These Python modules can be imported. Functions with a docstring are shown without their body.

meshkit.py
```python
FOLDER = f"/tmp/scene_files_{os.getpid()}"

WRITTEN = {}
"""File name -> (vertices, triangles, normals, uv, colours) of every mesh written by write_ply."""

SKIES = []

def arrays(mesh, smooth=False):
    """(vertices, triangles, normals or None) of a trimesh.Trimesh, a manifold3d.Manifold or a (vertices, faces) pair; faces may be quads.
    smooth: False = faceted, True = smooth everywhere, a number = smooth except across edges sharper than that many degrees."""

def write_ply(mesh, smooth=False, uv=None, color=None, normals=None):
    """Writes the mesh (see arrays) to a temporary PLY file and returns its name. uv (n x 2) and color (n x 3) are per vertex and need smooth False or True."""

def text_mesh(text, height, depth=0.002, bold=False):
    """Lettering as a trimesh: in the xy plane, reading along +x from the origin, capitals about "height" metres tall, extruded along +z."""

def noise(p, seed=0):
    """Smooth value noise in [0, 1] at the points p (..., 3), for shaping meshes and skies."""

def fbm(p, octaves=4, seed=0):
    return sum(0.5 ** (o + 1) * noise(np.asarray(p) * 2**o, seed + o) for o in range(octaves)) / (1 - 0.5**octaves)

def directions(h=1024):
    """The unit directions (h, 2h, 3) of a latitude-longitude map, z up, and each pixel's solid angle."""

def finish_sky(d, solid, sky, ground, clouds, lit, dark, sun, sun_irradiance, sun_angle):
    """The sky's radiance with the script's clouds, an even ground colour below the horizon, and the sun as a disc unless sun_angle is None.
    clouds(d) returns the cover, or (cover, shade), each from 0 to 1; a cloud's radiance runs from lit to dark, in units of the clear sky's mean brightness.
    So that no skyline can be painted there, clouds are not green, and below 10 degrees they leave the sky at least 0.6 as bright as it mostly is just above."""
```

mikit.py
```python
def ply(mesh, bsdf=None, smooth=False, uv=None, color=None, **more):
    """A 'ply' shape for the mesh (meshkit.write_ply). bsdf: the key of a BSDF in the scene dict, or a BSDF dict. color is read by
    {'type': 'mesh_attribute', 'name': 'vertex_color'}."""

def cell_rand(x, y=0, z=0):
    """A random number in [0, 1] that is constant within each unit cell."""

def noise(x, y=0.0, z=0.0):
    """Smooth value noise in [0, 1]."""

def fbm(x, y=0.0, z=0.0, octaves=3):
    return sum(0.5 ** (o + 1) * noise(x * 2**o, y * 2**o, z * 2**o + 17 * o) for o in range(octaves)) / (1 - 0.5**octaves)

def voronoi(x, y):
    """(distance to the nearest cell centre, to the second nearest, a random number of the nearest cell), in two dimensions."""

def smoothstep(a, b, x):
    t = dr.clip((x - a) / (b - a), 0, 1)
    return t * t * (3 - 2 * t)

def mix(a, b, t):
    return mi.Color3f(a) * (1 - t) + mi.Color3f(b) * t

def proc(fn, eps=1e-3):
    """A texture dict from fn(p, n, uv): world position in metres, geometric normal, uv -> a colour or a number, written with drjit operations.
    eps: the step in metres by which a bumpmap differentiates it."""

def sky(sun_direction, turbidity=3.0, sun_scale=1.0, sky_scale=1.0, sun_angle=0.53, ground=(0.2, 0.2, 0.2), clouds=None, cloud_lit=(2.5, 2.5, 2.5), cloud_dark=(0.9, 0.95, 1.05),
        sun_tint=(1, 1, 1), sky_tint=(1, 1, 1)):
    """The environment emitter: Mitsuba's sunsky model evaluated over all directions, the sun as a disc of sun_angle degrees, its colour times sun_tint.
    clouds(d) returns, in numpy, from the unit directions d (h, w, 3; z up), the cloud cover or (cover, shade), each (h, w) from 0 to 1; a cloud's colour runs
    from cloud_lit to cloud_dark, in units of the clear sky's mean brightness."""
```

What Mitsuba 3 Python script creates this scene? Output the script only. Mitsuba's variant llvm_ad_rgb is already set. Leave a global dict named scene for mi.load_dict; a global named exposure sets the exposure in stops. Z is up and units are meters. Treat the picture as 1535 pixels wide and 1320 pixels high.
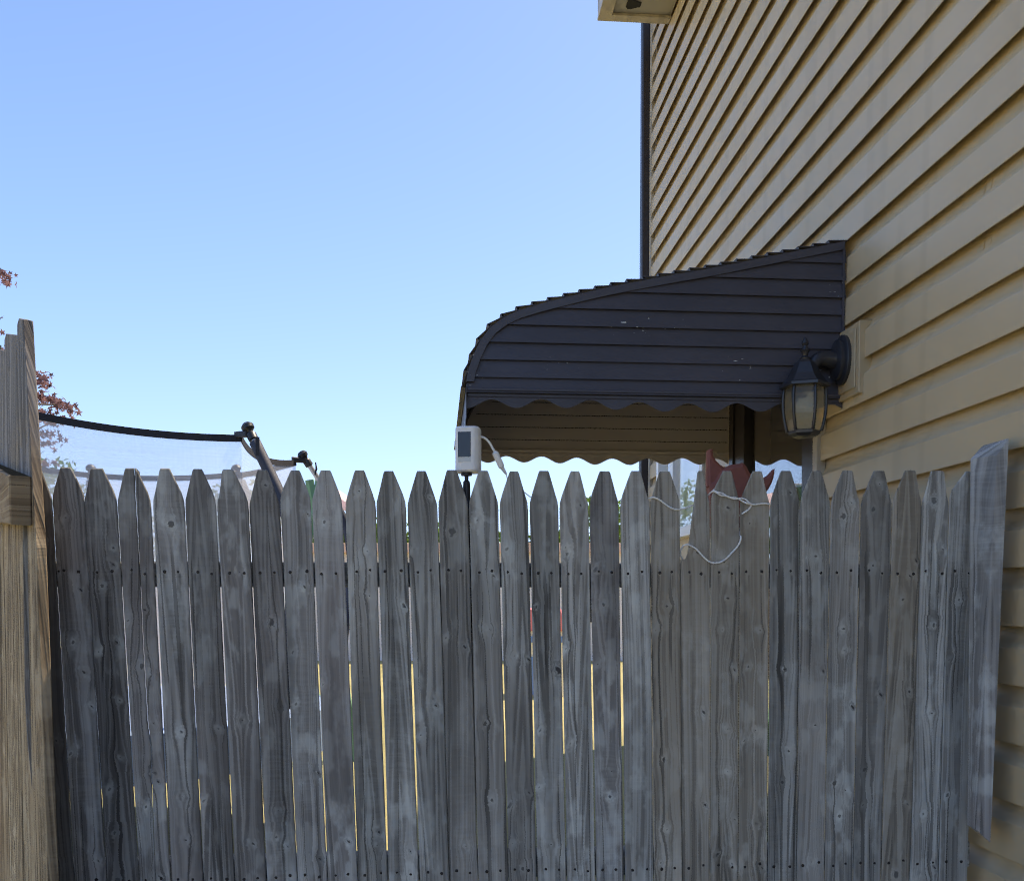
import math, random
import numpy as np, trimesh, mapbox_earcut, drjit as dr, mitsuba as mi
import mikit, meshkit
from mikit import noise, fbm, cell_rand, smoothstep, mix, proc, ply
from shapely.geometry import Polygon, box as sbox
from shapely import affinity

random.seed(7); rng = np.random.default_rng(7)
T = mi.ScalarTransform4f
scene, labels = {'type': 'scene'}, {}

# ------------------------------------------------------------------ camera, sky, exposure
W, H, F = 1535.0, 1320.0, 1400.0            # photograph size, focal length in its pixels
EYE, PITCH = np.array([0, 0, 1.55]), math.radians(2.0)
PY = 900 + F*math.tan(PITCH)                # image row of the optical axis (the photo is a crop)
FW, UP = np.array([0, math.cos(PITCH), -math.sin(PITCH)]), np.array([0, math.sin(PITCH), math.cos(PITCH)])
scene['camera'] = {'type': 'perspective', 'fov': math.degrees(2*math.atan(W/2/F)), 'fov_axis': 'x', 'near_clip': 0.05, 'far_clip': 2000.0,
    'principal_point_offset_x': 0.0, 'principal_point_offset_y': -(PY - H/2)/H,
    'to_world': T().look_at(origin=EYE.tolist(), target=(EYE + FW).tolist(), up=[0, 0, 1])}
SUN_AZ, SUN_EL = math.radians(52), math.radians(62)       # from straight ahead towards the right
SUN = [math.sin(SUN_AZ)*math.cos(SUN_EL), math.cos(SUN_AZ)*math.cos(SUN_EL), math.sin(SUN_EL)]
scene['sky'] = mikit.sky(SUN, turbidity=3.5, sky_tint=(1.0, .985, 1.02))
exposure = 2.7

# ------------------------------------------------------------------ measuring helpers
def ray(u, v): return FW + np.array([1.0, 0, 0])*(u - W/2)/F + UP*(PY - v)/F
def on_plane(u, v, p, n):
    r = ray(u, v); return EYE + r*(np.dot(np.asarray(p) - EYE, n)/np.dot(r, n))
def at_y(u, v, y):
    r = ray(u, v); return EYE + r*(y/r[1])
WD = np.array([-0.0797, 0.9968, 0]); WN = np.array([-0.9968, -0.0797, 0]); W0 = np.array([1.255, 0, 0])   # house wall: along, outward, origin
def wp(s, off, z): return W0 + WD*s + WN*off + np.array([0, 0, z])
def s_of(u):                                 # distance along the wall of image column u (at eye level)
    p = on_plane(u, 900, W0, WN); return float(np.dot(p - W0, WD))
FE = -WN; F0 = np.array([1.084, 2.1, 0])     # fence: along (towards the wall), a point on its front face
def fa(u, v, back=0.0):                      # pixel -> (along, height) on the fence's front face
    p = on_plane(u, v, F0 + WD*back, WD) - F0 - WD*back
    return float(np.dot(p, FE)), float(p[2])
def fpt(a, z, back=0.0): return F0 + FE*a + WD*back + np.array([0, 0, z])

# ------------------------------------------------------------------ writing helpers
used = {}
def key_of(name):
    if name not in used: used[name] = 0; return name
    used[name] += 1; return f'{name}_{used[name]:03d}'
def put(name, mesh, bsdf, parent=None, label=None, cat=None, group=None, kind=None, smooth=False, **kw):
    k = key_of((parent + '__' if parent else '') + name)
    scene[k] = ply(mesh, bsdf, smooth, **kw)
    tag(k, label, cat, group, kind); return k
def tag(k, label=None, cat=None, group=None, kind=None):
    d = {a: b for a, b in (('label', label), ('category', cat), ('group', group), ('kind', kind)) if b}
    if d: labels[k] = d
def thing(name, label, cat, group=None):
    k = key_of(name); tag(k, label, cat, group); return k
def tm(v, f): return trimesh.Trimesh(np.asarray(v, float), np.asarray(f, int), process=False)
def cat(ms): return trimesh.util.concatenate(ms)
def tri(pts):
    pts = np.asarray(pts, float); return mapbox_earcut.triangulate_float64(pts, np.array([len(pts)], np.uint32)).reshape(-1, 3)
def ccw(pts):
    pts = np.asarray(pts, float); x, y = pts[:, 0], pts[:, 1]
    return pts if np.dot(x, np.roll(y, -1)) - np.dot(y, np.roll(x, -1)) > 0 else pts[::-1]
def inset(pts, b):
    d = np.roll(pts, -1, 0) - pts; d /= np.linalg.norm(d, axis=1, keepdims=True) + 1e-12
    n = np.stack([-d[:, 1], d[:, 0]], 1); m = n + np.roll(n, 1, 0)
    m /= np.maximum((m*m).sum(1, keepdims=True)/2, 0.5); return pts + m*b
def prism(pts, O, ex, ey, ez, t, b=0.0015, bi=None, bd=None):
    """Outline pts (in ex, ey) at the front, thickness t along ez, front and back edges chamfered by b. Returns mesh, outline coordinates of its vertices."""
    pts = ccw(pts); n = len(pts); pi = inset(pts, b) if b else pts; pb = pi if bi is None else inset(pts, bi)
    rings = [(pi, 0), (pts, b), (pts, t - b if bd is None else bd), (pb, t)] if b else [(pts, 0), (pts, t)]
    xy = np.vstack([r for r, _ in rings]); dz = np.concatenate([np.full(n, d) for _, d in rings])
    v = O + xy[:, :1]*ex + xy[:, 1:]*ey + dz[:, None]*ez
    f = []; i = np.arange(n); j = (i + 1) % n
    for k in range(len(rings) - 1):
        a, c = k*n, (k + 1)*n
        f += [np.stack([a + i, c + i, c + j], 1), np.stack([a + i, c + j, a + j], 1)]
    q = tri(pi) if bi is None else tri(pi); f += [q, q[:, ::-1] + (len(rings) - 1)*n]
    f = np.vstack(f)
    if np.dot(np.cross(ex, ey), ez) > 0: f = f[:, ::-1]
    else: pass
    m = tm(v, f)
    if m.volume < 0: m = tm(v, f[:, ::-1])
    return m, xy
def boxm(O, ex, ey, ez, a, b=0.002):
    """Chamfered box: O its corner, axes ex, ey, ez, sizes a."""
    m, _ = prism([(0, 0), (a[0], 0), (a[0], a[1]), (0, a[1])], np.asarray(O, float), ex, ey, ez, a[2], b); return m
X, Y, Z = np.eye(3)
def rrect0(a, b): t = np.linspace(0, 2*np.pi, 14, endpoint=False); return np.stack([a*np.cos(t)*(1 + .3*np.sin(3*t)), b*np.sin(t)*(1 + .25*np.cos(2*t))], 1)
def wbox(s0, s1, o0, o1, z0, z1, b=0.002): return boxm(wp(s0, o0, z0), WD, Z, WN, (s1 - s0, z1 - z0, o1 - o0), b)
def tube(points, r, sides=10, cap=True):
    p = np.asarray(points, float); n = len(p); r = np.broadcast_to(r, (n,))
    t = np.gradient(p, axis=0); t /= np.linalg.norm(t, axis=1, keepdims=True) + 1e-12
    a = np.cross(t[0], Z if abs(t[0][2]) < .9 else X); a /= np.linalg.norm(a); A = [a]
    for k in range(1, n):
        a = A[-1] - t[k]*np.dot(A[-1], t[k]); A.append(a/np.linalg.norm(a))
    A = np.array(A); B = np.cross(t, A); g = np.arange(sides)*2*np.pi/sides
    v = (p[:, None] + r[:, None, None]*(np.cos(g)[None, :, None]*A[:, None] + np.sin(g)[None, :, None]*B[:, None])).reshape(-1, 3)
    i, j = np.meshgrid(np.arange(n - 1), np.arange(sides), indexing='ij'); jj = (j + 1) % sides
    q = np.stack([i*sides + j, i*sides + jj, (i + 1)*sides + jj, (i + 1)*sides + j], -1).reshape(-1, 4)
    f = np.vstack([q[:, [0, 1, 2]], q[:, [0, 2, 3]]])
    if cap:
        v = np.vstack([v, p[:1], p[-1:]]); k = np.arange(sides); kk = (k + 1) % sides
        f = np.vstack([f, np.stack([np.full(sides, n*sides), kk, k], 1), np.stack([np.full(sides, n*sides + 1), (n-1)*sides + k, (n-1)*sides + kk], 1)])
    return tm(v, f)
def spline(pts, n=60):
    from scipy.interpolate import CubicSpline
    p = np.asarray(pts, float); d = np.concatenate([[0], np.cumsum(np.linalg.norm(np.diff(p, axis=0), axis=1) + 1e-9)])
    return CubicSpline(d, p)(np.linspace(0, d[-1], n))
def lathe(profile, O, ax, sides=16, ph=0.0):
    """profile: (radius, distance along ax)."""
    ax = np.asarray(ax, float)/np.linalg.norm(ax); a = np.cross(ax, X if abs(ax[0]) < .8 else Y); a /= np.linalg.norm(a); b = np.cross(ax, a)
    g = np.arange(sides)*2*np.pi/sides + ph; n = len(profile)
    v = np.concatenate([O + ax*h + r*(np.cos(g)[:, None]*a + np.sin(g)[:, None]*b) for r, h in profile])
    i, j = np.meshgrid(np.arange(n - 1), np.arange(sides), indexing='ij'); jj = (j + 1) % sides
    q = np.stack([i*sides + j, i*sides + jj, (i + 1)*sides + jj, (i + 1)*sides + j], -1).reshape(-1, 4)
    k = np.arange(1, sides - 1); z = np.zeros_like(k)
    f = np.vstack([q[:, [0, 1, 2]], q[:, [0, 2, 3]], np.stack([z, k + 1, k], 1), np.stack([z, k, k + 1], 1) + (n - 1)*sides])
    m = tm(v, f)
    return m if m.volume > 0 else tm(v, f[:, ::-1])

# ------------------------------------------------------------------ materials
def rgb(*c): return {'type': 'rgb', 'value': list(c)}
def two(d): return {'type': 'twosided', 'bsdf': d}
def prin(c, rough=.5, **k): return two({'type': 'principled', 'base_color': c if isinstance(c, dict) else rgb(*c), 'roughness': rough, **k})

def wood_parts(uv, knots=True):
    """uv.x = board number + position across it (metres) + 0.5, uv.y = height. Returns the fields that colour and relief are mixed from."""
    s = dr.floor(uv.x); x = uv.x - s - 0.5; z = mi.Float(uv.y)
    core, ring, halo, warp = mi.Float(0), mi.Float(0), mi.Float(0), mi.Float(0)
    wob = noise(x*230, z*230, s)
    for lay, (pz, chance, sz) in enumerate(((.105, .45, .0024), (.19, .45, .0050))):
        zz = z/pz + cell_rand(s, lay, 3)*5; c = dr.floor(zz)
        r1, r2, r3 = cell_rand(c, s, lay*7 + 1), cell_rand(c, s, lay*7 + 2), cell_rand(c, s, lay*7 + 4)
        there = dr.select(r3 < chance, 1.0, 0.0)
        dx = x - (r1 - .5)*.052; dz = (zz - c - .2 - .6*r2)*pz + dx*(r1 - .5)*1.6
        d = dr.sqrt(dx*dx*(.5 + r2) + dz*dz*(1.3 - .6*r2) + 1e-9)*(.6 + .8*wob); size = sz*(.45 + 1.1*r2*r2)
        core = dr.maximum(core, there*(1 - smoothstep(size*.6, size*1.3, d))*(.55 + .45*r1))
        ring = dr.maximum(ring, there*dr.exp(-dr.square((d - size*1.7)/(size*.5)))*smoothstep(.6, .95, r1)*.7)
        halo = dr.maximum(halo, there*dr.exp(-dr.square(d/(.008 + .012*r3)))*smoothstep(.3, .75, noise(x*150, z*70, s + 3)*.6 + .5*r2 + .1))
        warp = warp + there*dx/(d + .005)*.0075*dr.exp(-dr.square(dx/.02) - dr.square(dz/.045))
    bend = .014*(noise(z*2.1, s, 5) - .5) + .022*(noise(x*11, z*2.3, s + .5) - .5)
    g = x - warp*1.5 + bend
    gc = .02*(cell_rand(s, 21) - .5)
    arch = dr.abs(g - gc)*(150 + 60*cell_rand(s, 23)) + z*(7 + 5*cell_rand(s, 22))*dr.select(cell_rand(s, 24) < .5, 1.0, -1.0)
    am = smoothstep(.45, .62, noise(z*1.5, s, 17))*smoothstep(.030, .016, dr.abs(g - gc))
    rings = noise(g*130, z*.8, s*1.7)*.32 + noise(g*300, z*1.6, s*2.3)*.38 + noise(g*620, z*3, s*2.9)*.30
    rings = dr.lerp(rings, noise(arch*1.3, s, 3)*.75 + .25*rings, am*.85)
    rings = smoothstep(.30, .70, rings)
    fine = noise(g*900, z*26, s)
    blot = fbm(x*42 + s*3.1, z*20, s, octaves=5)
    patch = noise(x*14 + s*7, z*4.5, s + 9)
    patch = patch*.55 + .45*smoothstep(.49, .53, noise(x*13 + s*5, z*6.5 + noise(x*70, z*26)*.6, s + 13))
    saw = noise(x*25, z*(300 + 60*cell_rand(s, 8)) + noise(x*30, z*9)*4, s)*smoothstep(.45, .75, noise(x*12, z*6, s + 31))
    streak = smoothstep(.60, .86, noise(g*85, z*1.5, s + 50))
    split = smoothstep(.80, .87, noise(g*210, z*2.0, s + 70))
    return s, x, z, core, ring, halo, rings, fine, blot, patch, saw, streak, split
def wood_col(dark, mid, light, tint, mottle, top=False):
    def fn(p, n, uv):
        s, x, z, core, ring, halo, rings, fine, blot, patch, saw, streak, split = wood_parts(uv)
        c = mix(dark, mid, dr.clip(rings*.85 + fine*.2, 0, 1))
        c = mix(c, light, dr.clip(smoothstep(.46, .70, blot)*.46*(.2 + patch) + patch*.13 + halo*.62 + rings*rings*.16 + saw*.13, 0, 1))
        c = mix(c, tint, smoothstep(.45, .75, noise(z*3.1, s, 40))*.35 + .2*smoothstep(.55, .9, patch))
        below = 1.609 - z; run = dr.exp(-dr.square((dr.abs(x) - .0152 + .004*(cell_rand(s, 61) - .5))/.0022))*smoothstep(0., .006, below)*smoothstep(.05 + .05*cell_rand(s, 62), 0., below)
        c = mix(c, dark*mi.Color3f(.55, .5, .45), run*.55)
        c = mix(c, dark*mi.Color3f(.5), dr.clip(streak*.32 + split*.6, 0, 1))
        c = c*(.90 + .18*cell_rand(s, 12))*(1 - mottle*smoothstep(.38, .68, fbm(x*9 + s*2.7, z*1.7, s + 81)))  # dark blotches scattered at random, strength set per wood
        if top: c = mix(c, mi.Color3f(.155, .155, .165)*(.6 + .7*rings), smoothstep(1.66, 1.95, z + .25*(patch - .5))*.85)
        c = mix(c, mi.Color3f(.028, .026, .028), dr.clip(core*.95 + ring*.6, 0, .95))
        return c
    return fn
def wood_relief(p, n, uv):
    s, x, z, core, ring, halo, rings, fine, blot, patch, saw, streak, split = wood_parts(uv)
    return rings*.55 + fine*.2 + saw*.25 + core*.5 - split*.9 - ring*.3
def wood(dark, mid, light, tint, mottle=0.0, scale=.0011, top=False):
    return two({'type': 'bumpmap', 'arbitrary': proc(wood_relief, eps=6e-4), 'scale': scale,
                'bsdf': {'type': 'principled', 'base_color': proc(wood_col(mi.Color3f(*dark), mi.Color3f(*mid), mi.Color3f(*light), mi.Color3f(*tint), mottle, top)), 'roughness': .82, 'specular': .25}})
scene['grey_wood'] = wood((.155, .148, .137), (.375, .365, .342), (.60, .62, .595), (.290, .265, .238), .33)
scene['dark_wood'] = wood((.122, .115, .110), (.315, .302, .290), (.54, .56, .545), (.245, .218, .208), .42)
scene['brown_wood'] = wood((.165, .148, .123), (.385, .350, .295), (.56, .55, .50), (.30, .255, .195), .25)
scene['new_wood'] = wood((.075, .052, .032), (.315, .240, .150), (.45, .375, .265), (.22, .15, .085), .0, .0016, True)

def vinyl(p, n, uv):
    d = fbm(p.x*3 + p.y*1.3, p.z*2.0, p.y*2.0, octaves=4); f = noise(p.y*140, p.z*260, p.x*100)
    run = smoothstep(.55, .85, noise(p.y*22, p.z*.9, 3))
    c = mix(mi.Color3f(.45, .352, .212), mi.Color3f(.51, .41, .262), d)
    return mix(c, mi.Color3f(.34, .27, .16), run*.22 + f*.02)
def vinyl_rough(p, n, uv): return .36 + .14*fbm(p.y*5, p.z*9, 2.0)
def vinyl_relief(p, n, uv): return noise(p.y*2.5, p.z*5, 7.)*5
scene['siding_vinyl'] = two({'type': 'bumpmap', 'arbitrary': proc(vinyl_relief, eps=2e-3), 'scale': .00035,
    'bsdf': {'type': 'principled', 'base_color': proc(vinyl), 'roughness': proc(vinyl_rough), 'specular': .4}})
def trim(p, n, uv): return mix(mi.Color3f(.44, .385, .295), mi.Color3f(.31, .275, .22), smoothstep(.35, .8, fbm(p.x*30, p.y*14, p.z*11, octaves=4)))
scene['cream_trim'] = prin(proc(trim), .4)
def soffit(p, n, uv):
    st = smoothstep(.5, .8, fbm(p.x*9, p.y*7, 2., octaves=4)); return mix(mi.Color3f(.33, .31, .265), mi.Color3f(.15, .145, .135), st*.85)
scene['soffit_paint'] = prin(proc(soffit), .5)
scene['tan_vinyl'] = prin((.40, .315, .19), .42)
scene['white_paint'] = prin((.74, .73, .70), .35)
def metal_brown(p, n, uv):
    d = fbm(p.x*6, p.y*6, p.z*9, octaves=4); chips = smoothstep(.885, .90, noise(p.x*115, p.y*115, p.z*140))*smoothstep(.55, .75, noise(p.x*6, p.y*6, p.z*8 + 4))
    c = mix(mi.Color3f(.037, .037, .050), mi.Color3f(.064, .061, .078), d)
    return mix(c, mi.Color3f(.5, .5, .48), chips*.9)
def metal_rough(p, n, uv): return .34 + .25*fbm(p.x*9, p.y*9, p.z*20)
scene['awning_paint'] = prin(proc(metal_brown), .42); scene['awning_paint']['bsdf']['roughness'] = proc(metal_rough)
scene['awning_bounce_tone'] = prin((.50, .46, .44), .5)  # far panel paler than the outer paint: ground bounce light put into its colour
scene['dark_brown_paint'] = prin((.032, .026, .028), .38)
scene['lamp_black'] = prin((.022, .022, .026), .33, clearcoat=.3)
def seeded(p, n, uv): return mix(mi.Color3f(.80, .74, .56), mi.Color3f(.95, .91, .78), fbm(p.x*160, p.y*160, p.z*90))
scene['lamp_glass'] = {'type': 'blendbsdf', 'weight': .20, 'a': {'type': 'thindielectric', 'int_ior': 1.8}, 'b': {'type': 'principledthin', 'base_color': proc(seeded), 'roughness': .22, 'spec_trans': .45, 'diff_trans': 1.0, 'eta': 1.5}}
scene['window_glass'] = {'type': 'thindielectric', 'int_ior': 1.6}
scene['door_glass'] = {'type': 'thindielectric', 'int_ior': 2.6}
scene['dark_inside'] = prin((.02, .02, .02), .9)
scene['curtain'] = prin((.62, .62, .56), .9)
scene['nail_rust'] = prin((.018, .015, .014), .7)
scene['camera_white'] = prin((.66, .66, .66), .38)
scene['camera_grey'] = prin((.50, .52, .52), .4)
scene['camera_lens'] = prin((.012, .013, .018), .12, clearcoat=.6)
scene['black_plastic'] = prin((.015, .015, .018), .42)
scene['cord_white'] = prin((.70, .70, .69), .42)
def rust(p, n, uv): return mix(mi.Color3f(.16, .048, .032), mi.Color3f(.27, .085, .055), fbm(p.x*40, p.y*40, p.z*40, octaves=4))
scene['rust_metal'] = prin(proc(rust), .65)
scene['foam_blue'] = prin((.034, .040, .062), .7)
scene['net_black'] = prin((.02, .022, .032), .8)
scene['pad_blue'] = prin((.20, .27, .40), .55)
scene['steel'] = prin((.5, .5, .52), .35, metallic=.8)
scene['mat_black'] = prin((.02, .02, .022), .7)
def veil(p, n, uv): return .30 + .12*noise(p.x*2, p.y*2, p.z*120) + .05*noise(p.x*90, p.y*90, p.z*3)
scene['net_veil'] = {'type': 'blendbsdf', 'weight': proc(veil), 'a': {'type': 'thindielectric', 'int_ior': 1.0002, 'ext_ior': 1.0},
    'b': {'type': 'principledthin', 'base_color': rgb(.74, .75, .80), 'roughness': .8, 'spec_trans': .0, 'diff_trans': 1.2}}
def leaf(c0, c1, tr):
    def fn(p, n, uv): return mix(mi.Color3f(*c0), mi.Color3f(*c1), cell_rand(dr.floor(p.x*13), dr.floor(p.y*13), dr.floor(p.z*13))*.6 + .4*fbm(p.x*2, p.y*2, p.z*2))
    return {'type': 'principledthin', 'base_color': proc(fn), 'roughness': .45, 'spec_trans': 0.0, 'diff_trans': tr, 'eta': 1.4}
scene['purple_leaf'] = leaf((.11, .065, .07), (.25, .15, .15), 1.0)
scene['green_leaf'] = leaf((.07, .13, .025), (.17, .26, .05), 1.0)
scene['hedge_leaf'] = leaf((.05, .10, .02), (.12, .20, .04), 1.0)
def bark(p, n, uv): return mix(mi.Color3f(.08, .065, .05), mi.Color3f(.2, .17, .14), fbm(p.x*30, p.y*30, p.z*6, octaves=4))
scene['bark'] = prin(proc(bark), .9)
def grass(p, n, uv):
    a, b = fbm(p.x*.6, p.y*.6, 0., octaves=4), fbm(p.x*45, p.y*45, 0., octaves=3)
    return mix(mix(mi.Color3f(.16, .145, .05), mi.Color3f(.37, .31, .135), a), mi.Color3f(.08, .085, .03), b*.5)
scene['lawn'] = prin(proc(grass), .9)
def paving(p, n, uv): return mix(mi.Color3f(.12, .115, .11), mi.Color3f(.24, .23, .22), fbm(p.x*8, p.y*8, 0., octaves=5))
scene['paving'] = prin(proc(paving), .9)
scene['pale_wall'] = prin((.68, .64, .62), .7)
scene['peach_paint'] = prin((.66, .45, .34), .6)
scene['roof_shingle'] = prin((.16, .14, .13), .9)
scene['tan_board'] = prin((.42, .30, .18), .8)
scene['green_paint'] = prin((.16, .30, .17), .5)
scene['pink_canvas'] = {'type': 'principledthin', 'base_color': rgb(.72, .60, .66), 'roughness': .8, 'spec_trans': 0., 'diff_trans': .9}
scene['toy_red'] = prin((.66, .22, .24), .4)
scene['toy_blue'] = prin((.16, .26, .5), .4)
scene['toy_cream'] = prin((.72, .66, .50), .4)

# ------------------------------------------------------------------ ground
g = tm([(-300, -60, 0), (300, -60, 0), (300, 600, 0), (-300, 600, 0)], [(0, 1, 2), (0, 2, 3)])
put('ground', g, 'lawn', label='yellow green lawn behind the fence', kind='structure')
g = tm([fpt(-1.9, .004, -6.5), fpt(-.02, .004, -6.5), fpt(-.02, .004, .02), fpt(-1.9, .004, .02)], [(0, 1, 2), (0, 2, 3)])
put('path', g, 'paving', label='paved side passage in front of the fence', kind='structure')

# ------------------------------------------------------------------ house
house = thing('house', 'tall house wall clad in tan vinyl siding on the right', 'house')
S0, S1, COURSE = -1.6, 5.53, .127
EAVE_Z, EAVE_S = on_plane(1003, 37, W0, WN)[2], float(np.dot(on_plane(1003, 37, W0, WN) - W0, WD))
WALL_TOP = 5.0
ZL = on_plane(1535, 938.3, W0, WN)[2]        # the lip of one course, measured
k0 = int(math.floor((ZL - .1)/COURSE)); zb = ZL - k0*COURSE
DOOR = (s_of(1224), s_of(1101), .22, 2.42)   # opening with its frame
WIN = (s_of(1058.5), s_of(989), 1.87, 2.62)
wall = put('wall', cat([boxm(wp(S0, -.256, 0), WD, Z, WN, (DOOR[0] - S0, WALL_TOP, .24), 0), boxm(wp(DOOR[1], -.256, 0), WD, Z, WN, (WIN[0] - DOOR[1], WALL_TOP, .24), 0),
    boxm(wp(WIN[1], -.256, 0), WD, Z, WN, (S1 - WIN[1], WALL_TOP, .24), 0), boxm(wp(DOOR[0], -.256, DOOR[3]), WD, Z, WN, (DOOR[1] - DOOR[0], WALL_TOP - DOOR[3], .24), 0), boxm(wp(DOOR[0], -.256, 0), WD, Z, WN, (DOOR[1] - DOOR[0], DOOR[2], .24), 0),
    boxm(wp(WIN[0], -.256, WIN[3]), WD, Z, WN, (WIN[1] - WIN[0], WALL_TOP - WIN[3], .24), 0), boxm(wp(WIN[0], -.256, 0), WD, Z, WN, (WIN[1] - WIN[0], WIN[2], .24), 0)]), 'siding_vinyl', house)
seam_rng = np.random.default_rng(21); seam_at = {}
def course(sa, sb, z0, lip, h=COURSE, out_=0.0):
    prof = [(.005, lip - .0028), (0, lip - .0028), (-.0012, lip - .0012), (0, lip), (.012, lip), (.045, lip - .0006), (.076, lip - .0016), (.080, lip - .003), (.086, lip*.58), (.094, lip*.34), (.104, lip*.14), (.116, .0016), (.141, .0006)]
    prof = [(z, o) for z, o in prof if z <= h] if h < COURSE else prof
    ss = np.linspace(sa, sb, max(2, int((sb - sa)/.28) + 1)); n = len(prof); v = []
    for s in ss:
        w = (meshkit.noise(np.array([[s*1.1, z0*9, 2.]]), 3)[0] - .5)*.0022; e = (meshkit.noise(np.array([[s*.8, z0*11, 7.]]), 5)[0] - .5)*.0022
        for z, o in prof: v.append(wp(s, max(o + (w if o > .004 else 0), .0004) - .014 + out_, z0 + z + e*(1 - z/COURSE)))
    i, j = np.meshgrid(np.arange(len(ss) - 1), np.arange(n - 1), indexing='ij'); a = i*n + j
    q = np.stack([a, a + 1, a + n + 1, a + n], -1).reshape(-1, 4); f = np.vstack([q[:, [0, 1, 2]], q[:, [0, 2, 3]]])
    ends = []
    for c in (0, (len(ss) - 1)*n): ends += [(c, c + k, c + k + 1) for k in range(1, n - 1)]
    return tm(v, np.vstack([f, ends]))
for k in range(int((WALL_TOP - zb)/COURSE)):
    z0 = zb + k*COURSE; lip = .0270 if k % 2 else .0235
    top = z0 + COURSE
    cuts = sorted([(o[0] - .012, o[1] + .012) for o in (DOOR, WIN) if top > o[2] - .03 and z0 < o[3] + .03]); a = S0
    end = S1 - .02 - .003*((k*7) % 3)
    for c in cuts + [(end, end)]:
        q = seam_at.setdefault(k//2, seam_rng.uniform(1.5, 5.3) if seam_rng.random() < .7 else -9)
        if c[0] - a > .02:
            if a + .2 < q < c[0] - .2:
                put('siding_course', course(a, q + .025, z0, lip, out_=.0016), 'siding_vinyl', wall, smooth=32); put('siding_course', course(q, c[0], z0, lip), 'siding_vinyl', wall, smooth=32)
            else: put('siding_course', course(a, c[0], z0, lip), 'siding_vinyl', wall, smooth=32)
        a = c[1]
put('corner_trim', wbox(S1 - .012, S1 + .03, -.02, .010, 0, WALL_TOP), 'cream_trim', house)
# downspout at the far corner
dx = s_of(965.5); dsp = cat([boxm(wp(S1 + .036, -.03, .1), WD, Z, WN, (.06, WALL_TOP + .3, .082), .008)])
put('downspout', dsp, 'dark_brown_paint', house, label='dark brown downspout at the far corner of the house')
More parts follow.
